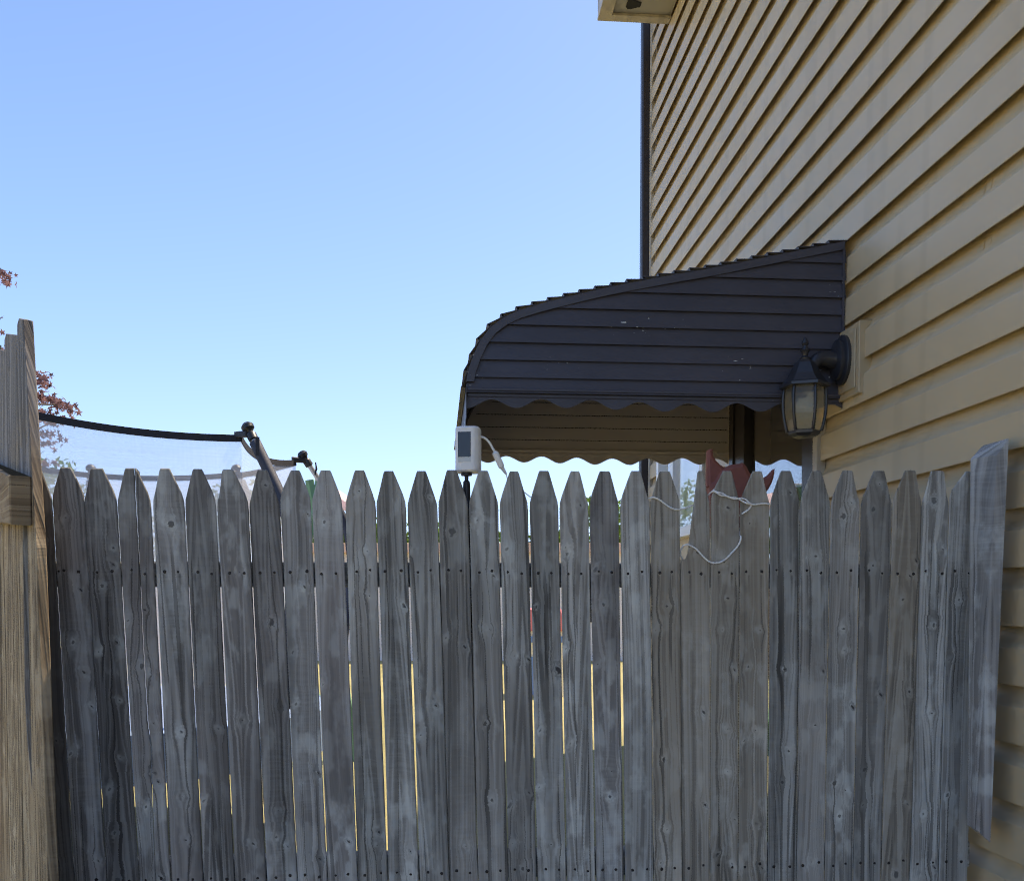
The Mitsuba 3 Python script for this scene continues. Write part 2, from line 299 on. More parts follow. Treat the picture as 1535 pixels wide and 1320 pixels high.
# eave: soffit, lips, fascia, gutter, roof
out = .39
put('soffit_panel', wbox(S0, EAVE_S - .05, .004, out - .06, EAVE_Z + .016, EAVE_Z + .026, 0), 'soffit_paint', house)
put('eave_lip', cat([wbox(EAVE_S - .055, EAVE_S, .003, out, EAVE_Z, EAVE_Z + .014), wbox(EAVE_S - .02, EAVE_S - .002, .003, out - .002, EAVE_Z + .0145, EAVE_Z + .17)]), 'cream_trim', house)
put('fascia', cat([wbox(S0, EAVE_S - .056, out - .07, out, EAVE_Z - .001, EAVE_Z + .0135), wbox(S0, EAVE_S - .022, out - .02, out - .002, EAVE_Z + .014, EAVE_Z + .17)]), 'cream_trim', house)
put('stain', prism(rrect0(.035, .05), wp(EAVE_S - .13, out - .17, EAVE_Z + .011), WD, WN, Z, .004, .001)[0], 'dark_inside', house, label='dark brown blemish on the soffit')
roof = [wp(S0 - .2, out + .03, EAVE_Z + .18), wp(EAVE_S + .02, out + .03, EAVE_Z + .18), wp(EAVE_S + .02, -4.6, EAVE_Z + 2.4), wp(S0 - .2, -4.6, EAVE_Z + 2.4)]
rv = np.array(roof + [p + np.array([0, 0, .05]) for p in roof])
put('roof', tm(rv, [(0, 1, 2), (0, 2, 3), (4, 6, 5), (4, 7, 6), (0, 4, 5), (0, 5, 1), (1, 5, 6), (1, 6, 2), (2, 6, 7), (2, 7, 3), (3, 7, 4), (3, 4, 0)]), 'roof_shingle', house)
gv = [wp(S1, -.25, 0), wp(S1, -9, 0), wp(S1, -9, EAVE_Z + .2), wp(S1, -4.6, EAVE_Z + 2.3), wp(S1, -.25, WALL_TOP)]
gv2 = [p - WD*.2 for p in gv]; q = tri([(0, 0), (9, 0), (9, 5), (4.6, 7), (0, 5)])
put('gable_wall', tm(gv + gv2, np.vstack([q, q[:, ::-1] + 5])), 'siding_vinyl', house)
put('unseen_shade_block', boxm((2.05, 5.62, 0), X, Z, Y, (6, 6.6, 5.0), .01), 'siding_vinyl', house)  # unseen block added to throw shade on the lawn behind the fence
# window
win = put('window', cat([wbox(WIN[0], WIN[1], -.03, .028, WIN[2], WIN[2] + .05), wbox(WIN[0], WIN[1], -.03, .022, WIN[3] - .045, WIN[3]),
    wbox(WIN[0], WIN[0] + .05, -.03, .0245, WIN[2] + .05, WIN[3] - .045), wbox(WIN[1] - .045, WIN[1], -.03, .0245, WIN[2] + .05, WIN[3] - .045)]), 'white_paint', house)
sm = s_of(1010)
put('sash', wbox(sm - .03, sm + .03, -.02, .018, WIN[2] + .052, WIN[3] - .047), 'white_paint', win)
for a, b in ((WIN[0] + .05, sm - .03), (sm + .03, WIN[1] - .045)):
    put('pane', tm([wp(a, -.004, WIN[2] + .05), wp(b, -.004, WIN[2] + .05), wp(b, -.004, WIN[3] - .045), wp(a, -.004, WIN[3] - .045)], [(0, 1, 2), (0, 2, 3)]), 'window_glass', win)
put('curtain', tm([wp(WIN[0] + .02, -.06, WIN[2]), wp(WIN[1] - .02, -.06, WIN[2]), wp(WIN[1] - .02, -.06, WIN[3]), wp(WIN[0] + .02, -.06, WIN[3])], [(0, 1, 2), (0, 2, 3)]), 'curtain', win)
# door
door = put('door', cat([wbox(DOOR[0], DOOR[0] + .055, -.04, .012, DOOR[2], DOOR[3]), wbox(DOOR[1] - .05, DOOR[1], -.04, .030, DOOR[2], DOOR[3]), wbox(DOOR[0] + .055, DOOR[1] - .05, -.04, .02, DOOR[3] - .06, DOOR[3])]),
    'dark_brown_paint', house, label='dark framed glass door under the awning')
sa, sb = s_of(1210), s_of(1199.5); sc, sd = s_of(1128), s_of(1109)
put('stile', wbox(DOOR[0] + .057, DOOR[0] + .125, -.02, .006, DOOR[2] + .02, DOOR[3] - .065), 'dark_brown_paint', door)
put('stile', wbox(DOOR[1] - .17, DOOR[1] - .052, -.02, .022, DOOR[2] + .02, DOOR[3] - .065), 'dark_brown_paint', door)
put('rail', wbox(DOOR[0] + .127, DOOR[1] - .172, -.02, .006, DOOR[2] + .02, DOOR[2] + .3), 'dark_brown_paint', door)
put('glass', tm([wp(DOOR[0] + .12, -.002, DOOR[2] + .3), wp(DOOR[1] - .16, -.002, DOOR[2] + .3), wp(DOOR[1] - .16, -.002, DOOR[3] - .06), wp(DOOR[0] + .12, -.002, DOOR[3] - .06)], [(0, 1, 2), (0, 2, 3)]), 'door_glass', door)
put('door_back', wbox(DOOR[0], DOOR[1], -.2, -.15, DOOR[2], DOOR[3], 0), 'dark_inside', door)
put('door_trim', wbox(s_of(1231), DOOR[0] - .003, -.01, .021, .05, 2.45), 'cream_trim', house)
put('door_trim', wbox(DOOR[1] + .003, s_of(1092), -.01, .021, .05, 2.45), 'cream_trim', house)
put('step', wbox(DOOR[0] - .1, DOOR[1] + .1, .03, .75, .0, .16, .01), 'paving', house)
# mounting block of the lantern
LS0, LS1 = s_of(1296), s_of(1257); bz0, bz1 = on_plane(1280, 598, W0, WN)[2], on_plane(1280, 494, W0, WN)[2]
put('lamp_block', cat([wbox(LS0, LS1, -.014, .026, bz0, bz1), wbox(LS0 + .018, LS1 - .018, .0265, .031, bz0 + .018, bz1 - .018)]), 'tan_vinyl', house, label='square cream block that the lantern is fixed to')

# ------------------------------------------------------------------ wall lantern
lan = thing('wall_lantern', 'black wall lantern with clear glass panes beside the awning', 'lantern')
ls, lz = (LS0 + LS1)/2 + .005, (bz0 + bz1)/2 + .012
def disc(rx, rz, o0, o1, taper=.85, nn=36):
    g = np.linspace(0, 2*np.pi, nn, endpoint=False); rings = [(1, o0), (1, o0 + (o1 - o0)*.6), (taper, o1)]
    v = np.concatenate([[wp(ls + rx*k*math.cos(t), o, lz + rz*k*math.sin(t)) for t in g] for k, o in rings]); n = nn; f = []
    for r in range(2):
        for i in range(n): j = (i + 1) % n; f += [(r*n + i, r*n + j, (r+1)*n + j), (r*n + i, (r+1)*n + j, (r+1)*n + i)]
    f += [(2*n, 2*n + i, 2*n + i + 1) for i in range(1, n - 1)]
    m = tm(v, f); return m if np.dot(m.face_normals[-1], WN) > 0 else tm(v, np.array(f)[:, ::-1])
put('backplate', cat([disc(.056, .074, .031, .046), disc(.043, .060, .046, .062, .7)]), 'lamp_black', lan, smooth=35)
LO = .155                                   # lantern axis, metres off the wall
lc = lambda z: wp(ls - .012, LO, z)
zt, ze, zbot = [on_plane(1207, v, lc(2), WD)[2] for v in (540, 577, 650)]
zf = on_plane(1207, 504, lc(2), WD)[2]
put('arm', tube(spline([wp(ls, .055, lz), wp(ls, .085, lz + .004), wp(ls - .004, .118, lz - .006), wp(ls - .01, .14, lz - .03), lc(zt - .01)], 24), np.linspace(.027, .015, 24), 14), 'lamp_black', lan, smooth=True)
hexph = .22
put('roof', lathe([(.012, zt - 2), (.020, zt - 2), (.030, zt - 2.010), (.048, zt - 2.045), (.066, ze - 2 + .004), (.074, ze - 2), (.074, ze - 2.008), (.066, ze - 2.010)], np.array([*lc(0)[:2], 2.0]), Z, 6, hexph), 'lamp_black', lan)
fh = zf - zt
put('finial', lathe([(.014, 0), (.016, .10*fh), (.008, .2*fh), (.010, .34*fh), (.014, .42*fh), (.009, .5*fh), (.007, .62*fh), (.011, .72*fh), (.009, .82*fh), (.005, .92*fh), (.001, fh)], lc(zt - .002), Z, 14), 'lamp_black', lan, smooth=40)
hh = ze - .010 - zbot
def rad(t): return .058 + .012*math.sin(math.pi*min(1, (t + .05)*.55 + .42)) - .022*(1 - t)**1.6       # t = 0 at the bottom, 1 at the eave
ts = np.linspace(0, 1, 9); axis0 = lc(0); hexa = [hexph + k*math.pi/3 for k in range(6)]
ua = np.cross(Z, X if abs(Z[0]) < .8 else Y); ub = np.cross(Z, ua)
def hp(k, t, fr=0, dr_=0.0):
    a = np.array([math.cos(hexa[k % 6]), math.sin(hexa[k % 6])]); b = np.array([math.cos(hexa[(k+1) % 6]), math.sin(hexa[(k+1) % 6])]); c = (a*(1 - fr) + b*fr)*(rad(t) + dr_)
    return axis0 + ua*c[0] + ub*c[1] + Z*(zbot + .006 + (hh - .006)*t)
for k in range(6):
    v = [hp(k, t, fr, -.003) for t in ts for fr in (.04, .96)]; f = [x for i in range(len(ts) - 1) for x in ((2*i, 2*i+1, 2*i+3), (2*i, 2*i+3, 2*i+2))]
    put('glass_pane', tm(v, f), 'lamp_glass', lan)
    put('bar', tube([hp(k, t, 0, .001) for t in ts], .0048, 6), 'lamp_black', lan, smooth=True)
put('base_ring', lathe([(.01, 0), (.034, .002), (.046, .010), (.047, .018), (.040, .022), (.01, .022)], lc(zbot - .012), Z, 6, hexph), 'lamp_black', lan)

# ------------------------------------------------------------------ door awning
aw = thing('door_awning', 'dark brown slatted metal door awning with scalloped edges', 'awning')
SN, SF = s_of(1266), s_of(1097)
def on_awn(u, v, s=None):
    p = on_plane(u, v, wp(SN if s is None else s, 0, 0), WD) - W0; return float(np.dot(p, WN)), float(p[2])
prof_px = [(1266, 364), (1200, 377), (1130, 391), (1060, 405), (1000, 415.5), (960, 423), (900, 435), (850, 447), (800, 460), (765, 472), (737, 490), (719, 513), (707, 540), (700, 562), (697, 582)]
prof = np.array([on_awn(*p) for p in prof_px]); prof[0][0] = .017
from scipy.interpolate import PchipInterpolator
dd = np.concatenate([[0], np.cumsum(np.linalg.norm(np.diff(prof, axis=0), axis=1))]); pf = PchipInterpolator(dd, prof)
NS = int(round(dd[-1]/.0487)); st = np.linspace(0, dd[-1], NS + 1); rim = pf(st)
zbase = on_awn(900, 592)[1]
for i in range(NS):                                  # roof slats lap one over the next
    p, q = rim[i], rim[i+1]; t = (q - p)/np.linalg.norm(q - p); nrm = np.array([-t[1], t[0]]); nrm = nrm if nrm[1] > 0 or nrm[0] > .5 else -nrm
    e0, e1 = p - t*.008 + nrm*.001, q + t*.004 + nrm*.0125; low = q + t*.002 + nrm*.001
    sec = [e0, e1, low, low - nrm*.0015, e1 - nrm*.003 - t*.002, e0 - nrm*.0015]
    m, _ = prism(np.array(sec), wp(SN - .014 - .003*random.random(), 0, 0), WN, Z, WD, SF - SN + .03, 0)
    put('roof_slat', m, 'awning_paint', aw)
inner = [(o, z - .012) for o, z in rim]
region = Polygon([(.012, zbase)] + [(.012, inner[0][1])] + inner + [(inner[-1][0] - .004, zbase)]).buffer(0)
def side(s, sgn, name_label):
    # edge band along the curve, as the holder; then lapped slats, the bottom rail and the scalloped valance
    full = Polygon([tuple(p) for p in rim] + [(rim[-1][0], zbase), (.0, zbase), (.0, rim[0][1])]).buffer(0)
    band = full.difference(full.buffer(-.023)).intersection(sbox(.018, zbase + .03, 3, 4))
    if band.geom_type != 'Polygon': band = max(band.geoms, key=lambda a: a.area)
    m, _ = prism(np.array(band.exterior.coords)[:-1], wp(s, 0, 0) + WD*(-.013 if sgn < 0 else 0.0), WN, Z, WD*1.0, .006, 0)
    pm = 'awning_paint' if sgn < 0 else 'awning_bounce_tone'
    sp = put('side_panel', m, pm, aw, label=name_label)
    zt_ = region.bounds[3]; h = .0517; k = 0
    while zbase + k*h < zt_:
        z0, z1 = zbase + k*h, zbase + (k + 1)*h; piece = region.intersection(sbox(-1, z0 - (.007 if sgn < 0 else -.0035), 3, z1)); k += 1
        for pc in getattr(piece, 'geoms', [piece]):
            if pc.geom_type != 'Polygon' or pc.area < 2e-4: continue
            ring = np.array(pc.segmentize(.3).exterior.coords)[:-1]; m, xy = prism(ring, wp(s, 0, 0), WN, Z, WD, .0012, 0)
            v = np.array(m.vertices); zz = v[:, 2]; bow = .003*np.sin((v @ WN)*3 + k); lapd = -.0085 if sgn < 0 else .002
            v += WD*(lapd*np.clip((z1 - zz)/h, 0, 1.15) + bow*.3)[:, None]*1.0
            put('slat', tm(v, m.faces), pm, sp)
    if sgn > 0: put('lap_shadow_sheet', prism(np.array(region.exterior.coords)[:-1], wp(s + .007, 0, 0), WN, Z, WD, .0012, 0)[0], 'awning_paint', sp)  # dark sheet added behind the slat gaps so they read as lap shadows
    return sp
sp1 = side(SN, -1, 'near side panel of the awning, bluish dark slats')
sp2 = side(SF, 1, 'far side panel of the awning seen from inside')
wide = inner[-1][0]
for s, spk, pm in ((SN, sp1, 'awning_paint'), (SF, sp2, 'awning_bounce_tone')):
    put('bottom_rail', cat([boxm(wp(s, .014, zbase - .012), WN, Z, WD, (wide - .02, .012, .018), .002), boxm(wp(s - .011, .012, zbase + .004), WN, Z, WD, (wide - .018, .010, .008), .002)]), pm, spk)
    us = np.linspace(.012, wide - .004, 160); n_l = 7.6
    low = zbase - .030 - .013*np.cos(us*2*np.pi/.149 + (1.2 if s == SN else 0.2)) + .003*np.sin(us*9)
    ring = [(us[0], zbase + .012)] + list(zip(us, low)) + [(us[-1], zbase + .012)]
    m, _ = prism(np.array(ring), wp(s + .003, 0, 0), WN, Z, WD, .0012, 0); put('valance', m, pm, spk)
# front face below the curve and its valance
ss_ = np.linspace(SN - .012, SF + .012, 130); zfr = rim[-1][1]
ring = [(ss_[0], zfr + .004)] + [(s, zbase - .085 - .016*math.cos(s*2*np.pi/.149)) for s in ss_] + [(ss_[-1], zfr + .004)]
m, xy = prism(np.array(ring), wp(0, rim[-1][0] - .004, 0), WD, Z, WN, .0012, 0); put('front_valance', m, 'awning_paint', aw)
for k in range(3):
    put('support_rib', tube([wp(SN + (SF - SN)*(k + .5)/3, o - .008, z - .012) for o, z in rim], .007, 6), 'awning_paint', aw)

# ------------------------------------------------------------------ stockade fence
fence = thing('stockade_fence', 'weathered grey stockade fence with pointed pickets across the view', 'fence')
GT = [(77, 260), (84, 132.5), ]
gap860 = [84, 132.5, 181.5, 232.6, 282, 329.5, 377.6, 424.4, 471, 519, 567, 613, 659.5, 705, 750.7, 795, 840, 885, 930, 975.5, 1020, 1065, 1108.5, 1153.6, 1198.6, 1243.5, 1288, 1335, 1378.7, 1420]
gap1320 = [111, 159.4, 208.4, 256, 305, 352, 399.5, 446, 491, 536.3, 582, 628.7, 674, 717, 762.3, 805, 849.6, 893.5, 936.4, 980, 1023, 1065, 1107, 1150.6, 1194, 1236, 1279, 1321, 1364, 1407]
gw_top = [1.2, .6, .9, 4.0, 1.6, 2.4, 1.0, 1.6, 2.6, 4.6, 1.8, 2.4, 1.2, 1.4, 2.2, 2.6, 2.2, 1.8, 3.2, 1.2, .6, .8, 1.2, 1.0, .8, .8, 2.2, .7, .5, .5]
gw_mid = [.5, .7, 2.0, 3.0, 1.2, 2.0, 1.0, 1.5, 2.2, 2.0, 4.2, 2.6, .6, 1.3, 2.0, 2.2, 2.6, 2.2, 4.2, 1.0, .5, .6, 1.2, 1.2, .6, .6, 1.4, .6, .5, .5]
gw_top = [w*(.72 if i < 9 else .9) for i, w in enumerate(gw_top)]; gw_mid = [w*(.68 if i < 9 else .85) for i, w in enumerate(gw_mid)]
gw_bot = [.4, .7, 1.0, 1.2, 1.0, 1.2, 1.4, .6, 1.0, .9, 1.4, 1.2, 1.0, 1.0, .7, 1.4, 1.2, 1.6, 1.6, .6, .5, .5, .8, .6, .5, .6, .6, .5, .5, .5]
tips = [(44, 60, 702), (90, 106, 701), (137, 154, 702), (187.7, 202.5, 702), (240, 254, 702), (290, 303, 703), (333.6, 348.5, 704), (386, 400, 704), (435, 448, 704), (481, 494.6, 704), (532, 545, 704.5), (576, 589, 705), (625, 638, 705),
    (671, 684, 705), (718, 731, 705.5), (764, 776, 706), (809, 821.6, 706), (855.6, 868.4, 705.5), (900, 914, 705.5), (947, 959.6, 706), (989.7, 1003.8, 706), (1048, 1053.5, 706), (1084, 1096, 706), (1129, 1142, 706.5), (1172, 1185, 706),
    (1218, 1231, 706), (1264, 1277.7, 705), (1310, 1325, 705), (1357, 1372, 705), (1397, 1414, 706), (1447, 1460, 706)]
shl = [745, 742, 747, 749, 749, 749, 752, 754, 745, 748, 752, 752, 754, 752, 752, 752, 752, 754, 751, 752, 750, 752, 747, 752, 751, 750, 752, 753, 751, 752, 745]
ZB = .06
def edge_line(i, side_):                      # side_ = -1: left edge of picket i, +1: its right edge, as (x at v) for v = 705 .. 1320 and on
    if i < 0: xs = np.array([34., 37., 60.]); w = np.zeros(3)
    elif i >= 30: xs = np.array([1462., 1458., 1450.]); w = np.zeros(3)
    else: xs = np.array([gap860[i], (gap860[i]*.52 + gap1320[i]*.48), gap1320[i]]); w = np.array([gw_top[i], gw_mid[i], gw_bot[i]])
    xs = xs + (-.5 if side_ > 0 else .5)*w
    return lambda v: np.interp(v, [860, 1080, 1320], xs) + (0 if 860 <= v <= 1320 else ((v - 860)*(xs[1] - xs[0])/220 if v < 860 else (v - 1320)*(xs[2] - xs[1])/240))
brown = {20, 21, 22, 23, 28}; prg = np.random.default_rng(11)
def picket_outline(i):
    L, R = edge_line(i - 1, -1), edge_line(i, 1); t0, t1, tv = tips[i]; t0, t1, tv = t0 + prg.uniform(-.7, .7), t1 + prg.uniform(-.7, .7), tv + prg.uniform(-.8, .8); vs = [1880, 1740, 1600, 1460, 1320, 1250, 1180, 1110, 1040, 970, 900, 850, 800]
    jl, jr = prg.normal(0, .22, 20), prg.normal(0, .22, 20); sv = shl[i]
    pts = [fa(R(v) - abs(jr[k]), v) for k, v in enumerate(vs)] + [fa(R(sv + 12), sv + 12), fa(R(sv) - .8, sv), fa(R(sv - 12) - 4.2, sv - 12)]
    pts += [fa(t1 + 1.4, tv + 3), fa(t1 - .3, tv), fa(t0 + .3, tv), fa(t0 - 1.4, tv + 3)]
    if i == 21: pts += [fa(1031, 830), fa(1027.5, 838), fa(1020.6, 838)] + [fa(L(v), v) for v in vs[::-1] if v >= 850]
    else: pts += [fa(L(sv - 12) + 4.2, sv - 12), fa(L(sv) + .8, sv), fa(L(sv + 12), sv + 12)] + [fa(L(v) + abs(jl[k]), v) for k, v in list(enumerate(vs))[::-1]]
    pts = np.array(pts); pts[:, 1] = np.maximum(pts[:, 1], ZB); return pts
def drop_dupes(p):
    p = np.asarray(p); keep = np.linalg.norm(p - np.roll(p, 1, 0), axis=1) > 3e-4; return p[keep]
NTOP, NBOT = 857, lambda u: 1316 - .0232*(u - 318)
for i in range(31):
    o = drop_dupes(picket_outline(i)); mid = o[:, 0].mean(); back = prg.uniform(-.0012, .0012); lean = prg.uniform(-.002, .002)
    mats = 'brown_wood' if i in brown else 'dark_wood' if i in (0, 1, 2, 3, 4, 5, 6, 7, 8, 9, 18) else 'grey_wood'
    if i == 3:                                  # the split picket: two pieces with a crack between
        poly = Polygon(o).buffer(0); cr = [fa(200.5, 690), fa(202.5, 740), fa(206, 800), fa(210, 870), fa(214, 960), fa(221, 1080), fa(226, 1120), fa(228, 1200), fa(233, 1320), fa(250, 1900)]
        lft = Polygon([(cr[0][0] - 1, 3)] + [(a - .0006, z) for a, z in cr] + [(cr[0][0] - 1, -1)]); rgt = Polygon([(cr[0][0] + 1, 3)] + [(a + .0006, z) for a, z in cr] + [(cr[0][0] + 1, -1)])
        parts = []
        for half in (lft, rgt):
            pc = poly.intersection(half); pc = max(getattr(pc, 'geoms', [pc]), key=lambda a: a.area); parts.append(drop_dupes(np.array(pc.exterior.coords)[:-1]))
    else: parts = [o]
    ms = [prism(p, F0 + WD*back, FE, Z, WD, .013, .0016, .0062, .0035) for p in parts]
    m = cat([a for a, _ in ms]); xy = np.vstack([b for _, b in ms])
    mm = tm(np.array(m.vertices) + WD*(lean*(xy[:, 1:] - 1)), m.faces)
    sl_ = np.polyfit(xy[:, 1], xy[:, 0], 1)
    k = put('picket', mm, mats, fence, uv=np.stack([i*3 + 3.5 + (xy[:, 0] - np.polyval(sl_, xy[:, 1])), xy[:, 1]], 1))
    for rowv in (NTOP, None):
        base = (edge_line(i - 1, -1)(857) + edge_line(i, 1)(857))/2 if rowv else (edge_line(i - 1, -1)(1305) + edge_line(i, 1)(1305))/2
        if i == 0: base = 76
        for sg in (-1, 1):
            if i == 0 and sg < 0: continue
            u = base + sg*prg.uniform(8.5, 13); v = (NTOP if rowv else NBOT(u)) + prg.uniform(-3.2, 3.2); nf = prg.uniform(.75, 1.15)
            a, z = fa(u, v); put('nail', lathe([(.0024*nf, .0012), (.0033*nf, .0006), (.0033*nf, -.004)], fpt(a, z, back + lean*(z - 1)), -WD, 8), 'nail_rust', k)
def rail(v0, v1, b0):
    a0, z0 = fa(60, v0, b0); _, z1 = fa(60, v1, b0); a1 = fa(1462, 860, b0)[0]
    m = boxm(fpt(a0, z1, b0), FE, Z, WD, (a1 - a0, z0 - z1, .042), .004)
    vv = np.array(m.vertices); return m, np.stack([200.5 + (vv[:, 2] - z0), (vv - F0) @ FE], 1)
for v0, v1 in ((841, 879), (1292, 1332), (1690, 1730)):
    m, uv = rail(v0, v1, .0150); put('rail', m, 'grey_wood', fence, uv=uv)
for u in (684, 1400):
    a, _ = fa(u, 900, .058); m = boxm(fpt(a - .044, 0, .058), FE, Z, WD, (.088, 1.60, .088), .005); vv = np.array(m.vertices)
    put('post', m, 'grey_wood', fence, uv=np.stack([220.5 + ((vv - F0) @ FE - a)*.7, vv[:, 2]], 1))
# bevelled board closing the fence against the house wall
A = lambda u, v, b: on_plane(u, v, F0 + WD*b, WD)
eb = [A(1455, 688, -.03), A(1494.5, 682, -.098), A(1512, 657, -.108), A(1473, 668, -.01)]
et = [A(1450, 1236, -.03), A(1464, 1243, -.098), A(1484.5, 1262, -.108), A(1455, 1225, -.01)]
n_ = 7; vv = []
for r in range(n_):
    t = r/(n_ - 1); vv += [eb[k]*(1 - t) + et[k]*t for k in range(4)]
f = []
for r in range(n_ - 1):
    for k in range(4): a, b = r*4 + k, r*4 + (k + 1) % 4; f += [(a, b, b + 4), (a, b + 4, a + 4)]
f += [(0, 2, 1), (0, 3, 2), (4*n_ - 4, 4*n_ - 3, 4*n_ - 2), (4*n_ - 4, 4*n_ - 2, 4*n_ - 1)]
m = tm(vv, f); m = m if m.volume > 0 else tm(vv, np.array(f)[:, ::-1]); m.merge_vertices = None
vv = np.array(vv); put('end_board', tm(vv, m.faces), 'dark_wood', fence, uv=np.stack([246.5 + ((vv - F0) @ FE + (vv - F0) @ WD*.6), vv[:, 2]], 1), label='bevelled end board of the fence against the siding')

# ------------------------------------------------------------------ side fence panel at the left edge
side_p = thing('side_fence_panel', 'newer tan board fence panel at the left edge, with a rail across it', 'fence')
GE = np.array([(68 - W/2)/F*1.75, 1.75, 0]); GD = np.array([-.565, .825, 0]); GD /= np.linalg.norm(GD); GN = np.array([GD[1], -GD[0], 0]); GN = GN if GN[1] > 0 else -GN   # away from the viewer
def ga(u, v): p = on_plane(u, v, GE, GN) - GE; return float(np.dot(p, GD)), float(p[2])
lines = [lambda v: np.interp(v, [470, 700, 820, 1320, 1900], [34, 47, 54, 72, 93]), lambda v: np.interp(v, [470, 820, 1320, 1900], [25, 25, 36, 49]), lambda v: np.interp(v, [470, 820, 1320, 1900], [6, 5, 15, 27]),
         lambda v: np.interp(v, [470, 820, 1320, 1900], [-10, -12, -4, 8]), lambda v: np.interp(v, [470, 820, 1320, 1900], [-25, -27, -20, -8])]
for i, tv in enumerate((478, 501, 524, 515)):
    R, L = lines[i], lines[i + 1]; vs = [1900, 1600, 1320, 1100, 940, 820, 700, 600, 540]
    o = [ga(R(v) - .3, v) for v in vs] + [ga(R(tv + 1), tv + 1), ga(L(tv) + 3, tv - 1), ga(L(tv) + .6, tv + 8)] + [ga(L(v) + .5, v) for v in vs[::-1]]
    o = np.array(o); cz = np.array([(o[k][1], (o[k][0] + o[-1 - k][0])/2) for k in range(len(vs))]); o[:, 1] = np.maximum(o[:, 1], .04); o = drop_dupes(o); m, xy = prism(o, GE, GD, Z, GN, .019, .0015); vv = np.array(m.vertices)
    put('board', m, 'new_wood', side_p, uv=np.stack([300.5 + 3*i + .55*(xy[:, 0] - np.interp(xy[:, 1], cz[:, 0], cz[:, 1]) + (vv - GE) @ GN), xy[:, 1]], 1))
a0 = ga(48, 750)[0]; zt0, zb0 = ga(48, 714)[1], ga(48, 788)[1]
pr = [(a0, zb0), (a0 + .9, zb0 + .07), (a0 + .9, zt0 + .15), (a0, zt0)]
m, xy = prism(np.array(pr), GE, GD, Z, -GN, .04, .003); put('rail', m, 'new_wood', side_p, uv=np.stack([330.5 + (xy[:, 1] - zb0), xy[:, 0]], 1))

# ------------------------------------------------------------------ security camera on its stake, with cable
cam = thing('security_camera', 'white security camera peeping over the fence', 'camera')
CB = .032
c0, c1 = A(683, 641, CB), A(721, 709, CB); cw = np.dot(c1 - c0, FE); ch = c0[2] - c1[2]; cc = (c0 + c1)/2
rot = math.radians(-10); cx = FE*math.cos(rot) + WD*math.sin(rot); cy = np.cross(Z, cx)
def rrect(w, d, r, n=6):
    out = []
    for qx, qy, a0_ in ((1, 1, 0), (-1, 1, 90), (-1, -1, 180), (1, -1, 270)):
        for k in range(n + 1): a = math.radians(a0_ + 90*k/n); out.append((qx*(w/2 - r) + r*math.cos(a), qy*(d/2 - r) + r*math.sin(a)))
    return np.array(out)
rr = rrect(cw*.99, cw*.92, cw*.30)
put('body', prism(rr, cc - Z*ch/2, cx, cy, Z, ch, .0035)[0], 'camera_white', cam, smooth=32)
fy = -cw*.46
def cplate(u0, u1, v0, v1, mat, nm, d):
    m = boxm(cc + cx*(cw*(u0 - .5)) + cy*(fy - d) + Z*(ch*(.5 - v1)), cx, Z, cy, (cw*(u1 - u0), ch*(v1 - v0), .004), .0004); put(nm, m, mat, cam)
cplate(.16, .66, .13, .68, 'camera_lens', 'lens_window', .0012); cplate(.16, .66, .69, .79, 'camera_grey', 'sensor_strip', .0008)
put('ball_joint', lathe([(.012, 0), (.012, -.006), (.0045, -.007), (.004, -.016), (.0075, -.02), (.0085, -.055), (.0085, -.062)], cc - Z*ch/2 + FE*(-.004), -Z*-1, 14), 'black_plastic', cam, smooth=35)
bj = cc - Z*(ch/2 + .058) + FE*(-.004)
put('stake', tube([bj, bj + FE*.006 - Z*.03, A(704, 800, CB + .01), A(706, 960, CB + .006)], [.009, .009, .006, .004], 10), 'black_plastic', cam, smooth=True)
cab = thing('charging_cable', 'white charging cable with a thick plug hanging from the security camera', 'cable')
pts = [A(720, 655, CB), A(727, 657, CB - .004), A(734, 664, CB - .004), A(741, 676, CB - .004), A(743, 679, CB - .004)]
put('lead', tube(spline(pts, 24), .0026, 10), 'cord_white', cab, smooth=True)
p0, p1, p2 = A(741.5, 677, CB - .004), A(752, 700, CB - .004), A(759, 711, CB - .002)
put('plug', tube([p0, p0*.9 + p1*.1, p0*.15 + p1*.85, p1, p1 + (p2 - p1)*.1, p1 + (p2 - p1)*.6, p2], [.004, .0072, .0072, .0066, .0045, .0036, .002], 10), 'cord_white', cab, smooth=35)
put('lead', tube(spline([p2, A(766, 724, .026), A(778, 732, .024), A(790, 741, .024), A(800, 748, .03)], 24), .0011, 6), 'cord_white', cab, smooth=True)
# loose white cord looped round the pickets
def cpath(l): return [A(960 + x/6, 640 + y/6, b) for x, y, b in l]
FR, BK = -.0045, .024
cord = thing('white_cord', 'loose white cord looped and twisted around the pickets', 'cord')
put('strand', tube(spline(cpath([(60, 650, BK), (82, 640, .006), (120, 634, FR), (180, 660, FR), (240, 705, FR), (300, 737, FR), (350, 742, FR + .002), (420, 724, .006), (470, 702, .016), (520, 670, BK), (590, 622, BK), (620, 602, .010), (660, 578, FR - .001), (720, 612, FR - .004), (780, 622, FR - .002), (840, 645, FR - .003), (900, 640, FR - .002), (950, 655, FR), (990, 690, FR - .001), (1080, 690, FR), (1158, 692, FR), (1172, 700, .008), (1200, 706, BK)]), 150), .0019, 8), 'cord_white', cord, smooth=True)
put('strand', tube(spline(cpath([(652, 563, FR - .001), (690, 585, FR - .002), (740, 598, FR), (800, 632, FR - .001), (860, 638, FR - .004), (920, 668, FR - .002), (975, 690, FR - .005), (995, 705, FR), (975, 738, FR), (940, 764, FR), (905, 786, .004), (892, 800, .02)]), 90), .0019, 8), 'cord_white', cord, smooth=True)
